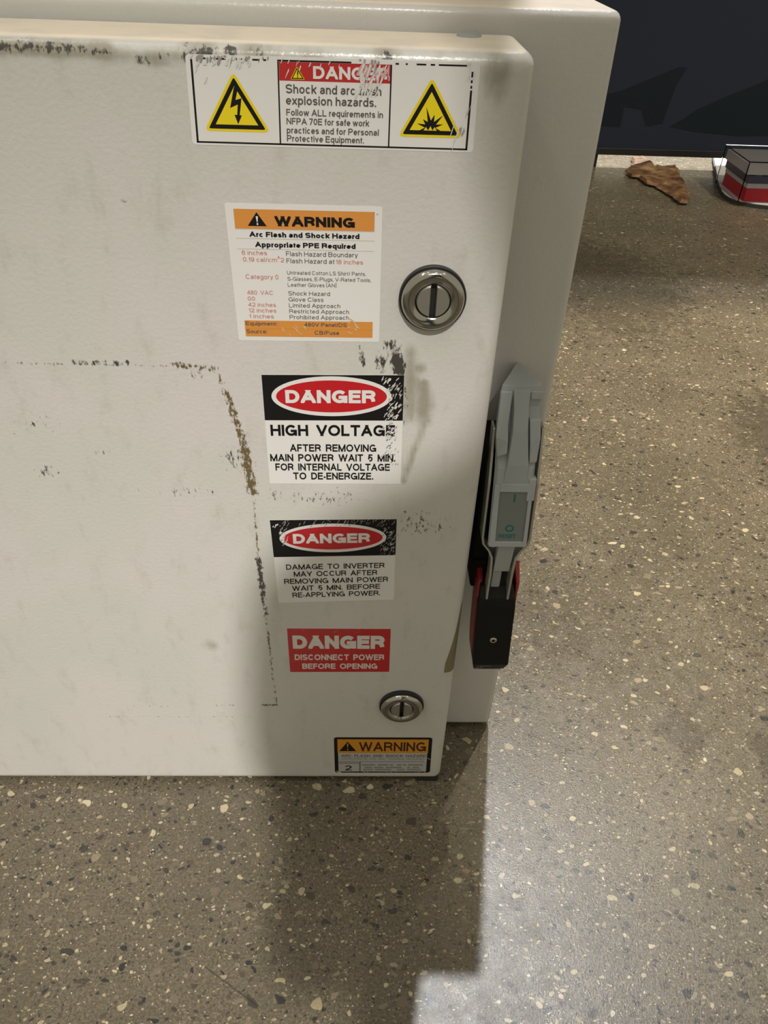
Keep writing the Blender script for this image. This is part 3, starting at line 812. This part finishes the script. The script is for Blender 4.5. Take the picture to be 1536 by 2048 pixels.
L.chips([(.59, .05, .66, .35, 20, 7.5, 1.1), (.36, .03, .52, .12, 8, 3, 0.6), (.318, .02, .35, .18, 4, 5, 0.6), (.66, .08, .70, .26, 8, 4, 0.8), (.575, .20, .64, .40, 12, 7, 0.9)], M_chip, 6, 1.95)
L.chips([(.02, .0, .22, .10, 26, 4, 1.5), (.955, .0, .985, .25, 8, 4, 0.8), (.92, .62, .96, .95, 5, 8, 0.7), (.03, .05, .07, .28, 4, 4, .8)], M_chip, 5, 1.9)
L.chips([(.04, .0, .16, .07, 14, 4, 1.3), (.20, .0, .29, .05, 6, 3, 1.2), (.56, .0, .66, .09, 9, 3, 1.2), (.945, .72, .962, .84, 4, 4, 0.8), (.60, .10, .66, .34, 7, 6, .5), (.965, .5, .975, .65, 3, 4, .5)], M_dirt, 7, 1.9)
o = L.build('danger_label', door)
tag(o, 'wide white danger label with two yellow triangles along the door top')

# 2: orange and white arc flash sticker
L = Label((-155.7, 536.2), (-72.2, 536.4), (-71.8, 458.0), (-154.6, 457.2))
L.sheet(M_white, 0.012)
L.rect(.052, .036, .952, .168, M_orange, 1)
L.poly([(.197, .055), (.257, .148), (.135, .148)], M_black, 2)
L.poly([(.190, .082), (.205, .082), (.200, .122), (.195, .122)], M_white, 3); L.rect(.193, .128, .203, .14, M_white, 3)
L.text('WARNING', .31, .825, .146, .068, M_black, 2, .26)
for vv in (.168, .232, .305): L.rect(.052, vv, .952, vv + .004, M_line, 1)
L.text('Arc Flash and Shock Hazard', .14, .855, .222, .036, M_black, 2, .23)
L.text('Appropriate PPE Required', .172, .83, .292, .036, M_black, 2, .23)
for s, a, b, vb, cp in (('6 inches', .08, .245, .348, .031), ('0.19 cal/cm^2', .083, .355, .396, .031), ('Category 0', .09, .31, .522, .034),
                        ('480 VAC', .09, .265, .638, .031), ('00', .09, .14, .684, .031), ('42 inches', .09, .28, .730, .031),
                        ('12 inches', .09, .28, .774, .031), ('1 inches', .09, .26, .820, .031), ('18 inches', .70, .88, .402, .031)):
    L.text(s, a, b, vb, cp, M_inkred, 2, .125)
for s, a, b, vb, cp in (('Flash Hazard Boundary', .37, .845, .352, .034), ('Flash Hazard at', .37, .69, .402, .034),
                        ('Untreated Cotton LS Shirt/ Pants,', .37, .90, .485, .028), ('S-Glasses, E-Plugs, V-Rated Tools,', .37, .935, .530, .028),
                        ('Leather Gloves (AN)', .37, .70, .574, .028), ('Shock Hazard', .37, .655, .640, .032), ('Glove Class', .37, .61, .686, .032),
                        ('Limited Approach', .37, .725, .732, .032), ('Restricted Approach', .37, .785, .777, .032), ('Prohibited Approach', .37, .785, .823, .032)):
    L.text(s, a, b, vb, cp, M_ink, 2, .125)
L.rect(.052, .838, .952, .966, M_orange, 1)
L.rect(.052, .900, .952, .903, M_amber, 2); L.rect(.29, .838, .293, .900, M_amber, 2)
L.text('Equipment:', .06, .28, .876, .03, M_ink, 3, .16); L.text('480V Panel/DS', .47, .77, .880, .03, M_ink, 3, .16)
L.text('Source:', .06, .205, .94, .032, M_ink, 3, .16); L.text('CB/Fuse', .54, .715, .945, .032, M_ink, 3, .16)
L.chips([(.30, .86, .48, .95, 10, 4, 0.7), (.78, .82, .86, .96, 10, 4, 0.8)], mat('orange_rubbed', (.66, .45, .27), .5), 5, 0.9)
L.chips([(.935, .03, .985, .07, 2, 2.2, .5)], M_dirt, 5, 2.4)
o = L.build('warning_label', door)
tag(o, 'square white and orange arc flash warning label beside the upper latch')

# 3: high voltage sticker
L = Label((-142.9, 434.6), (-55.8, 436.2), (-54.3, 353.4), (-142.7, 352.2))
L.sheet(M_white, 0.006)
danger_header(L, .487, .182, .428, .172, .395, .138, .158, .80, .238, .112, .393)
L.text('HIGH VOLTAGE', .035, .945, .535, .102, M_black, 2, .215)
for s, a, b, vb in (('AFTER REMOVING', .17, .81, .683), ('MAIN POWER WAIT 5 MIN.', .018, .955, .777), ('FOR INTERNAL VOLTAGE', .052, .915, .868), ('TO DE-ENERGIZE.', .182, .79, .957)):
    L.text(s, a, b, vb, .07, M_black, 2, .20)
L.chips([(.88, .03, .985, .38, 70, 3.2, 0.9), (.82, .02, .90, .07, 8, 3, .6), (.86, .33, .96, .42, 14, 3, 0.9), (.88, .44, .96, .56, 26, 3.2, 0.8)], M_chip, 6, 2.1)
L.chips([(.90, .05, .985, .36, 22, 3.0, 0.7)], M_dirt, 7, 2.1)
L.chips([(.86, .40, .95, .54, 14, 2.8, 0.6), (.88, .56, .975, .80, 26, 2.0, 0.45), (.82, .70, .94, .80, 12, 2.5, 0.5)], M_black, 8, 2.2)
L.chips([(.86, .66, .95, .80, 12, 2.6, 0.7), (.80, .83, .90, .88, 3, 2.6, .5)], M_chip, 9, 2.2)
o = L.build('danger_label', door)
tag(o, 'white danger label with red oval and high voltage text, scuffed on its right')

# 4: inverter sticker
L = Label((-144.6, 320.2), (-55.6, 322.6), (-54.5, 243.0), (-142.6, 238.4))
L.sheet(M_white, 0.006)
danger_header(L, .492, .21, .43, .167, .40, .133, .17, .79, .268, .112, .425)
for s, a, b, vb in (('DAMAGE TO INVERTER', .093, .912, .580), ('MAY OCCUR AFTER', .152, .852, .668), ('REMOVING MAIN POWER', .065, .945, .758), ('WAIT 5 MIN. BEFORE', .128, .878, .848), ('RE-APPLYING POWER.', .125, .88, .935)):
    L.text(s, a, b, vb, .064, M_black, 2, .165)
L.chips([(.88, .0, .995, .42, 55, 3.0, 0.7), (.10, .0, .90, .07, 55, 3.5, 0.6), (.06, .02, .13, .30, 16, 3.0, .9)], M_dirt, 5, 2.1)
L.chips([(.90, .10, .99, .42, 20, 3.0, 0.6), (.07, .13, .13, .24, 10, 3.2, 1.2), (.01, .02, .06, .10, 4, 2, 1.0)], M_chip, 6, 2.1)
o = L.build('danger_label', door)
tag(o, 'white danger label with red oval and inverter damage text')

# 5: red disconnect-power sticker
L = Label((-137.6, 209.8), (-55.6, 210.2), (-55.0, 158.4), (-137.3, 157.4))
L.sheet(M_red2, 0.004)
L.text('DANGER', .045, .945, .450, .30, M_chip, 1, .28)
L.text('DISCONNECT POWER', .055, .945, .715, .135, M_chip, 1, .215)
L.text('BEFORE OPENING', .125, .878, .925, .130, M_chip, 1, .215)
L.chips([(.05, .0, .95, .07, 12, 3, 0.4)], M_pink, 3, 0.1)
o = L.build('danger_label', door)
tag(o, 'small red danger label with white disconnect power lettering')

# 6: small black-framed arc flash sticker at the bottom corner
L = Label((-101.8, 67.2), (-12.2, 67.2), (-10.9, 11.7), (-101.2, 11.5))
L.sheet(M_black, 0.03)
L.rect(.034, .05, .964, .43, M_amber, 1)
L.poly([(.138, .115), (.225, .375), (.052, .375)], M_black, 2)
L.poly([(.130, .165), (.146, .165), (.140, .29), (.136, .29)], M_amber, 3); L.rect(.132, .315, .144, .35, M_amber, 3)
L.text('WARNING', .255, .94, .375, .25, mat('brown_ink', (.05, .014, .008), .4), 2, .18)
L.rect(.038, .43, .958, .965, M_grey, 1)
L.text('ARC FLASH AND SHOCK HAZARD', .07, .95, .545, .075, M_ink, 2, .17)
L.text('APPROPRIATE PPE AND TRAINING REQUIRED', .07, .935, .625, .06, M_faint, 2, .15)
L.rect(.038, .665, .955, .685, M_faint, 2)
L.rect(.04, .70, .255, .735, M_faint, 2)
L.text('2', .108, .176, .93, .145, M_black, 2, .16)
L.rect(.258, .67, .268, .965, M_ink, 3)
for vb, segs in ((.79, ((.28, .42), (.45, .56), (.575, .61), (.65, .70), (.715, .745), (.765, .92))), (.865, ((.31, .39), (.41, .51), (.53, .70), (.76, .79), (.815, .88))), (.93, ((.295, .40), (.42, .59), (.65, .73), (.755, .90)))):
    for a, b in segs: L.rect(a, vb - .045, b, vb, M_faint, 2)
L.chips([(.93, .55, .985, .70, 5, 4, .7), (.02, .92, .06, .99, 4, 3, 1.2), (.3, .965, .95, .99, 12, 3, .4)], M_chip, 4, 0.8)
o = L.build('warning_label', door)
tag(o, 'small amber warning label with black frame at the bottom corner')

# ------------------------------------------------------------------ disconnect switch with its lever on the flange
def mmp(*p): return tuple(a / 1000.0 for a in p)
def build_switch():
    # cover: prow-topped hood that leans out towards its foot
    mb = MB()
    def sec(z, yf, xl, xr, chf, yb, xm):
        k = 0.55
        return [mmp(xl + chf, yf, z), mmp(xr - chf, yf, z), mmp(xr, yf + chf, z), mmp(xr + (xm + .5 - xr) * k, yf + (yb - yf) * k, z), mmp(xm + .5, yb, z), mmp(xm - .5, yb, z), mmp(xl + (xm - .5 - xl) * k, yf + (yb - yf) * k, z), mmp(xl, yf + chf, z)]
    secs = [sec(296, 2, 12.2, 40.6, 2.2, 44, 26.5), sec(330, 9, 12.0, 40.4, 2.2, 50, 26.5), sec(357, 15, 11.8, 40.2, 2.2, 56, 26.5),
            sec(366, 20, 11.6, 40.0, 1.4, 60, 26.5), sec(398, 30, 11.4, 39.9, 0.8, 64, 26.8), sec(409, 29.8, 11.2, 39.7, 0.6, 64, 27.2), sec(413.4, 31.0, 12.0, 38.9, 0.4, 64, 27.4)]
    mb.loft(secs, M_cover)
    # raised spine down the middle of the hood
    def sp(z, y, a, b, d): return [mmp(a, y - d, z), mmp(b, y - d, z), mmp(b + 1.6, y + 3, z), mmp(a - 1.6, y + 3, z)]
    mb.loft([sp(346, 13, 18.5, 34.5, 0.6), sp(360, 16, 20, 34.5, 2.0), sp(384, 23.5, 21.5, 31.5, 3.6), sp(400, 28, 21.0, 30.5, 2.4), sp(410.5, 30, 20.0, 31.0, 0.6)], M_cover)
    # frame round the recessed marking panel
    def fy(z): return 2 + (z - 296) * 13 / 61.0
    def bar(x0, z0, x1, z1, h):
        mb.loft([[mmp(x0, fy(z0) - h, z0), mmp(x1, fy(z0) - h, z0), mmp(x1, fy(z0) + 1, z0), mmp(x0, fy(z0) + 1, z0)],
                 [mmp(x0, fy(z1) - h, z1), mmp(x1, fy(z1) - h, z1), mmp(x1, fy(z1) + 1, z1), mmp(x0, fy(z1) + 1, z1)]], M_cover)
    bar(12.6, 297, 16.6, 345, 1.4); bar(37.4, 297, 40.0, 345, 1.4); bar(16.6, 297, 37.4, 301, 1.4); bar(16.6, 340, 37.4, 346, 1.4)
    # tongue below the hood
    mb.loft([[mmp(20, 6, 268), mmp(32, 6, 268), mmp(32, 26, 268), mmp(20, 26, 268)], [mmp(20.5, 3.2, 299), mmp(32.5, 3.2, 299), mmp(32.5, 30, 299), mmp(20.5, 30, 299)]], M_cover)
    sw = mb.build('disconnect_switch', bevel=0.0007, segs=2)
    child(sw)
    tag(sw, 'grey disconnect switch hood with lever on the right flange')
    # ears: hooked shoulders left and right of the spine
    mb = MB()
    mb.loft([[mmp(11.5, 14.8, 366), mmp(18.5, 14.4, 369), mmp(19.5, 26, 369), mmp(11.8, 26, 366)], [mmp(9.6, 17.0, 381), mmp(18.5, 17.2, 378), mmp(19.5, 28, 378), mmp(11, 30, 381)],
             [mmp(10.0, 21, 389), mmp(17.5, 20.6, 388), mmp(19, 30, 388), mmp(11, 32, 389)], [mmp(11.0, 27.5, 404), mmp(19.0, 27.5, 404), mmp(19.5, 33, 404), mmp(11.4, 33, 404)],
             [mmp(11.0, 29.6, 409.5), mmp(19.3, 29.6, 409.5), mmp(19.5, 34, 409.5), mmp(11.6, 34, 409.5)]], M_cover)
    mb.loft([[mmp(35, 14.0, 362), mmp(40.2, 15, 362), mmp(40.0, 28, 362), mmp(35, 28, 362)], [mmp(34, 18.4, 376), mmp(41.0, 18.8, 379), mmp(40.6, 30, 379), mmp(34, 30, 376)],
             [mmp(32.5, 24.4, 391), mmp(40.4, 25.0, 391), mmp(39.5, 32, 391), mmp(33, 32, 391)]], M_cover)
    mb.loft([[mmp(32.0, 28.2, 404), mmp(40.2, 28.4, 404), mmp(39.5, 33, 404), mmp(32.5, 33, 404)], [mmp(31.8, 29.4, 410), mmp(40.0, 29.4, 410), mmp(39, 34, 410), mmp(32.2, 34, 410)]], M_cover)
    mb.loft([[mmp(36, 8.0, 333), mmp(41.8, 9, 333), mmp(40.8, 22, 333), mmp(36, 22, 333)], [mmp(36.5, 12, 350), mmp(42, 12.5, 350), mmp(41, 26, 350), mmp(36, 26, 350)]], M_cover)
    mb.build('shoulder', bevel=0.0009).parent = sw
    # marking panel with I, O and RESET
    mb = MB()
    mb.loft([[mmp(16.6, fy(301) - .5, 301), mmp(37.4, fy(301) - .5, 301), mmp(37.4, fy(301) + .6, 301), mmp(16.6, fy(301) + .6, 301)],
             [mmp(16.6, fy(340) - .5, 340), mmp(37.4, fy(340) - .5, 340), mmp(37.4, fy(340) + .6, 340), mmp(16.6, fy(340) + .6, 340)]], M_panel)
    def ink(s, x0, x1, z, cap, bold):
        vs, fs = glyphs(s, bold)
        w = vs[:, 0].max() - vs[:, 0].min(); a = vs[:, 0].min(); H = cap_height(bold)
        P = []
        for x, y in vs:
            zz = z + y / H * cap
            P.append(mmp(x0 + (x - a) / w * (x1 - x0), fy(zz) - .62, zz))
        for k, f in enumerate(fs): mb.add([(P[i][0], P[i][1] - 1e-6 * k, P[i][2]) for i in f], [tuple(range(len(f)))], M_teal)
    ink('I', 26.9, 28.4, 332.0, 6.0, 0.2); ink('O', 23.2, 29.6, 308.6, 5.6, 0.2); ink('RESET', 19.0, 31.6, 303.6, 3.2, 0.2)
    mb.build('marking_panel').parent = sw
    # black block that carries the mechanism
    mb = MB()
    mb.box(.0065, .036, .026, BY + .0005, .262, .366, M_blackp)
    mb.box(.0075, .026, .024, .058, .234, .262, M_blackp)
    mb.build('mounting_block', bevel=0.002).parent = sw
    # yoke: two steel straps that pass round the hood and close on the grip
    def strap(path, th):
        mb = MB(); secs = []
        for (x, z, y0, y1) in path:
            secs.append([mmp(x - th, y0, z), mmp(x + th, y0, z), mmp(x + th, y1, z), mmp(x - th, y1, z)])
        mb.loft(secs, M_steel)
        mb.build('strap', bevel=0.0004).parent = sw
    strap([(17.2, 236, 1, 12), (17.6, 268, 3, 14), (17.2, 282, 5, 16), (14.5, 288, 6, 17), (9.8, 294, 6.5, 18), (8.7, 300, 7, 19), (9.0, 345, 13, 25), (9.3, 384, 24, 34)], 0.9)
    strap([(33.4, 236, 1, 12), (34.0, 268, 3, 14), (35.0, 282, 5, 16), (38.2, 288, 6, 17), (42.4, 294, 6.5, 18), (43.4, 300, 7, 19), (43.2, 345, 13, 25), (43, 384, 24, 34)], 0.9)
    # lockout tab between the straps
    mb = MB()
    mb.box(.0205, .0270, .0085, .0150, .2440, .2680, M_cover)
    mb.box(.0262, .0275, .0090, .0250, .2460, .2690, M_bolt)
    mb.box(.0180, .0260, .0150, .0280, .2380, .2740, M_blackp)
    mb.build('lockout_tab', bevel=0.0004).parent = sw
    # grip: black moulding, red side plates, screw
    mb = MB()
    def g(z, yf, yb, a, b): return [mmp(a, yf, z), mmp(b, yf, z), mmp(b, yb, z), mmp(a, yb, z)]
    mb.loft([g(153.5, 7.5, 27, 17.0, 42.4), g(168, 0, 28.5, 14.2, 43.8), g(236, 0, 28.5, 11.4, 40.6), g(243.5, 1.5, 28.5, 12.2, 39.6), g(250, 9, 28.5, 12.8, 38.4)], M_blackp)
    def chamf(x, z): return mmp(x, 7.5 - (z - 153.5) * 7.5 / 14.5 - 0.12, z)
    for cx0, cz0, rx, rz in ((19.5, 158.5, 2.4, 2.8), (25.5, 164.0, 5.5, 1.5), (22.5, 160.5, 1.2, 3.0), (18.8, 164.5, 1.8, 1.0), (40.0, 158, .8, 2.6)):
        mb.add([chamf(cx0 + rx * math.cos(t * PI / 5) * random.uniform(.7, 1.1), cz0 + rz * math.sin(t * PI / 5) * random.uniform(.7, 1.1)) for t in range(10)], [tuple(range(10))], M_scuffed)
    gr = mb.build('grip', bevel=0.0012, segs=3); gr.parent = sw
    for nm_x in (0, 1):
        mb = MB()
        a, b = (9.6, 12.6) if not nm_x else (39.5, 41.4)
        k = 2.4
        secs = [[mmp(a + 4.0, 9, 173), mmp(b + 3.4, 9, 173), mmp(b + 3.4, 27, 170), mmp(a + 4.0, 27, 170)],
                [mmp(a + 2.9, 7.5, 190), mmp(b + 2.6, 7.5, 190), mmp(b + 2.6, 29, 190), mmp(a + 2.9, 29, 190)],
                [mmp(a + .9, 7.5, 240), mmp(b + .6, 7.5, 240), mmp(b + .6, 30, 246), mmp(a + .9, 30, 246)],
                [mmp(a + 1.6, 13, 250), mmp(b + 2.6, 13, 250), mmp(b + 4.0, 30, 258), mmp(a + 1.6, 30, 258)]]
        mb.loft(secs, M_redp)
        o = mb.build('side_plate', bevel=0.0012, segs=3); o.parent = sw
        tag(o, 'red side plate')
    mb = MB()
    lathe(mb, [(.0029, 0), (.0029, .0010), (.0024, .0014), (.0014, .0014), (.0012, .0004)], (.0275, .0002, .1985), [M_bolt] * 3 + [M_slot], 24)
    lathe(mb, [(.0012, .0004), (.00001, .0004)], (.0275, .0002, .1985), M_slot, 24)
    mb.build('screw', smooth=True).parent = sw
    return sw
build_switch()

# ------------------------------------------------------------------ navy display panel in the background
def navy_panel():
    y, x0, x1, z0, z1 = 2.2086, 0.300, 2.60, FL + 0.0434, 3.6
    root = empty('display_panel', (1.6, y + 0.02, FL))
    tag(root, 'dark navy display panel with darker swooping print, raised on short feet behind the enclosure', 'display panel')
    inv = Matrix.Translation(-Vector(root.location))
    def ch(o): o.parent = root; o.matrix_parent_inverse = inv; return o
    mb = MB(); mb.box(x0, x1, y, y + 0.035, z0, z1, M_navy)
    ch(mb.build('panel', bevel=0.002))
    mb = MB(); mb.box(x0 - .002, x1 + .002, y - 0.004, y + 0.037, z0 - 0.004, z0 + 0.016, M_trim)
    ch(mb.build('bottom_rail', bevel=0.001))
    for fx in (0.655, 2.45):
        mb = MB(); mb.box(fx, fx + 0.014, y + .004, y + 0.028, FL, z0, M_trim)
        ch(mb.build('foot', bevel=0.001))
    mb = MB()
    def P(u, v): return (u, y - 0.0006, v)
    for pts in SWOOSH:
        pts = [(a, b) for a, b in pts]
        n = len(pts)
        mb.loft([[(u, y + 0.0005, v) for u, v in pts], [P(u, v) for u, v in pts]], M_navy2)
    ch(mb.build('printed_swoosh'))
SWOOSH = [
    [(0.70, 0.215), (0.86, 0.283), (0.885, 0.282), (0.865, 0.235), (0.850, 0.128), (0.80, 0.118), (0.775, 0.165), (0.72, 0.172), (0.72, 0.115), (0.66, 0.115), (0.66, 0.205)],
    [(0.875, 0.120), (0.90, 0.135), (0.95, 0.172), (1.03, 0.210), (1.12, 0.248), (1.20, 0.292), (1.29, 0.385), (1.33, 0.43), (1.50, 0.62), (1.55, 0.58), (1.40, 0.30), (1.30, 0.14), (1.25, 0.105), (1.10, 0.098), (0.95, 0.108)],
]
navy_panel()

# ------------------------------------------------------------------ torn brown scrap on the floor
def brown_scrap():
    m = mat('brown_paper', (0.16, 0.085, 0.035), 0.75)
    q = NB(m)
    pos = q.n('ShaderNodeNewGeometry').outputs['Position']
    n = q.noise(pos, 19.0, 5, 0.7)
    c = q.ramp(n, [(0.34, (0.030, 0.014, 0.006)), (0.47, (0.12, 0.055, 0.022)), (0.56, (0.22, 0.12, 0.052)), (0.68, (0.40, 0.27, 0.14))])
    q.link(c, q.b.inputs['Base Color'])
    out = SCRAP
    bm = bmesh.new()
    vs = [bm.verts.new((x, y, 0)) for x, y in out]
    f = bm.faces.new(vs)
    bmesh.ops.triangulate(bm, faces=[f])
    for _ in range(3):
        bmesh.ops.subdivide_edges(bm, edges=bm.edges[:], cuts=1, use_grid_fill=True)
        bmesh.ops.triangulate(bm, faces=bm.faces[:])
    for v in bm.verts:
        p = Vector((v.co.x * 16, v.co.y * 9, 0.3))
        h = 0.5 + 0.5 * mnoise.noise(p) + 0.25 * mnoise.noise(p * 2.7)
        edge = 0.0 if v.is_boundary else 1.0
        v.co.z = FL + 0.003 + max(0.0, h) * 0.020 * (0.35 + 0.65 * edge)
        v.co.x += 0.004 * mnoise.noise(p * 5)
    me = bpy.data.meshes.new('paper_scrap'); bm.to_mesh(me); bm.free()
    o = link_mesh('paper_scrap', me, None, [m])
    md = o.modifiers.new('thickness', 'SOLIDIFY'); md.thickness = 0.002
    tag(o, 'crumpled torn brown scrap lying on the floor in front of the navy panel', 'scrap')
SCRAP = [(0.745, 2.149), (0.791, 2.229), (0.81, 2.309), (0.824, 2.311), (0.844, 2.264), (0.856, 2.203), (0.873, 2.22), (0.889, 2.216), (0.931, 2.226), (0.925, 2.173), (0.901, 2.099), (0.9, 2.051), (0.878, 1.948), (0.86, 1.875), (0.84, 1.832), (0.82, 1.834), (0.815, 1.894), (0.804, 1.956), (0.796, 1.995), (0.774, 2.013), (0.771, 2.081), (0.749, 2.084)]
brown_scrap()

# ------------------------------------------------------------------ white rounded board with a clear plastic box on it
def board_and_box():
    edge = [(1.10, 2.36), (1.08, 2.305), (1.045, 2.19), (1.012, 2.081), (0.988, 1.99), (0.978, 1.945), (0.976, 1.915), (0.979, 1.890), (0.988, 1.866), (1.005, 1.846), (1.035, 1.830), (1.07, 1.819), (1.15, 1.809), (1.30, 1.802), (1.50, 1.806), (1.62, 1.83), (1.70, 1.88), (1.74, 1.96), (1.75, 2.06), (1.75, 2.36)]
    ccx, ccy = 1.37, 2.08
    def outline(off):
        pts = []
        for x, y in edge:
            L = math.hypot(x - ccx, y - ccy)
            pts.append((x + (x - ccx) / L * off, y + (y - ccy) / L * off))
        return pts
    root = empty('base_plate', (1.3, 2.1, FL))
    tag(root, 'white rounded plate with dark rubber rim lying on the floor below the navy panel', 'plate')
    inv = Matrix.Translation(-Vector(root.location))
    mb = MB(); o1 = outline(-0.004); mb.loft([[(x, y, FL + 0.003) for x, y in o1], [(x, y, FL + 0.013) for x, y in o1]], M_base)
    o = mb.build('plate', bevel=0.001); o.parent = root; o.matrix_parent_inverse = inv
    mb = MB(); o1 = outline(0.0); o2 = outline(-0.008)
    a = [(x, y, FL) for x, y in o1]; b = [(x, y, FL + 0.010) for x, y in o1]; c = [(x, y, FL + 0.010) for x, y in o2]; d = [(x, y, FL) for x, y in o2]
    mb.loft([a, b, c, d, a], M_rubber, cap=False)
    o = mb.build('rim', smooth=False); o.parent = root; o.matrix_parent_inverse = inv
    # clear box
    bx0, bx1, by0, by1, z0, h = 0.985, 1.46, 1.836, 2.02, FL + 0.0132, 0.106
    root = empty('plastic_box', (1.24, 1.95, z0))
    tag(root, 'clear plastic box with grey, dark blue and red contents on the white rounded plate', 'box')
    inv = Matrix.Translation(-Vector(root.location))
    mb = MB(); t = 0.003
    for (a, b, c, d) in ((bx0, bx1, by0, by0 + t), (bx0, bx1, by1 - t, by1), (bx0, bx0 + t, by0 + t, by1 - t), (bx1 - t, bx1, by0 + t, by1 - t)):
        mb.box(a, b, c, d, z0, z0 + h, M_clear)
    mb.box(bx0, bx1, by0, by1, z0 + h, z0 + h + t, M_clear)
    o = mb.build('shell', weld=False); o.parent = root; o.matrix_parent_inverse = inv
    for nm, mt, za, zb, xa, lab in (('block', M_ired, 0.0005, 0.036, 1.004, 'red block'), ('block', M_ipanel, 0.0365, 0.049, 1.002, 'pale grey block'), ('block', M_iblue, 0.0495, 0.072, 0.998, 'dark blue block'), ('block', M_ipanel, 0.0725, 0.099, 0.992, 'grey block')):
        mb = MB(); n = 24; top = []; bot = []
        xs_ = [xa + (bx1 - 0.01 - xa) * i / n for i in range(n + 1)]
        for i in range(n):
            zt = zb + (0.004 * math.sin(i * 1.9) if mt is M_iblue else 0)
            mb.box(xs_[i], xs_[i + 1], by0 + 0.008, by1 - 0.01, z0 + za, z0 + zt if mt is not M_iblue else z0 + zb - 0.002 + 0.002 * math.sin(i * 1.9), mt)
        o = mb.build(nm, weld=True); o.parent = root; o.matrix_parent_inverse = inv
        tag(o, lab)
board_and_box()

# ------------------------------------------------------------------ the photographer, standing behind the camera in the key lamp's light
def photographer():
    V = []; E = []; Rr = []
    def v(p, r): V.append(p); Rr.append(r); return len(V) - 1
    def chain(start, pts):
        a = start
        for p, r in pts:
            b = v(p, r); E.append((a, b)); a = b
        return a
    cx, cy = 0.14, -1.02
    pel = v((cx, cy - .05, .86), (.165, .12))
    chest = chain(pel, [((cx, cy - .03, 1.02), (.150, .11)), ((cx, cy, 1.22), (.165, .12)), ((cx, cy + .02, 1.36), (.13, .09))])
    neck = chain(chest, [((cx, cy + .05, 1.44), (.085, .06)), ((cx, cy + .08, 1.50), (.055, .055))])
    chain(neck, [((cx - .01, cy + .10, 1.56), (.075, .09)), ((cx - .015, cy + .10, 1.65), (.10, .11)), ((cx - .015, cy + .09, 1.74), (.075, .075))])
    hands = []
    for s in (-1, 1):
        sh = chain(chest, [((cx + s * .16, cy + .02, 1.330), (.062, .062))])
        wr = chain(sh, [((cx + s * .172, cy + .03, 1.22), (.052, .052)), ((cx + s * .150, cy + .03, 1.10), (.045, .045)), ((cx + s * .175, cy + .05, .98), (.043, .043)),
                        ((cx + s * .15, cy + .18, .93), (.037, .037)), ((cx + s * .09, cy + .28, .90), (.027, .022)), ((cx + s * .07, cy + .34, .89), (.036, .018))])
        for k in range(4):
            px = cx + s * (.07 - .03 + .02 * k)
            L_ = (.032, .036, .034, .026)[k]
            chain(wr, [((px, cy + .375, .895), (.009, .009)), ((px, cy + .375 + L_, .905), (.008, .008)), ((px, cy + .372 + L_, .93), (.007, .007))])
        chain(wr, [((cx + s * .035, cy + .345, .912), (.010, .010)), ((cx + s * .03, cy + .365, .94), (.009, .009))])
        hip = chain(pel, [((cx + s * .09, cy - .05, .80), (.098, .098))])
        chain(hip, [((cx + s * .11, cy - .02, .46), (.062, .062)), ((cx + s * .115, cy - .05, .10), (.042, .042)), ((cx + s * .12, cy - .02, .035), (.042, .036)), ((cx + s * .125, cy + .13, .025), (.042, .026))])
    me = bpy.data.meshes.new('person')
    me.from_pydata([(x, y, z + FL) for x, y, z in V], E, [])
    o = link_mesh('person', me, None, [M_cloth, M_skin])
    sk = o.modifiers.new('skin', 'SKIN'); sk.use_smooth_shade = True
    for i, r_ in enumerate(Rr):
        d = me.skin_vertices[0].data[i]
        d.radius = r_ if isinstance(r_, tuple) else (r_, r_)
        d.use_root = (i == 0)
    ss = o.modifiers.new('smooth', 'SUBSURF'); ss.levels = 2; ss.render_levels = 2
    tag(o, 'person in dark clothes standing behind the camera with hands held forward', 'person')
photographer()
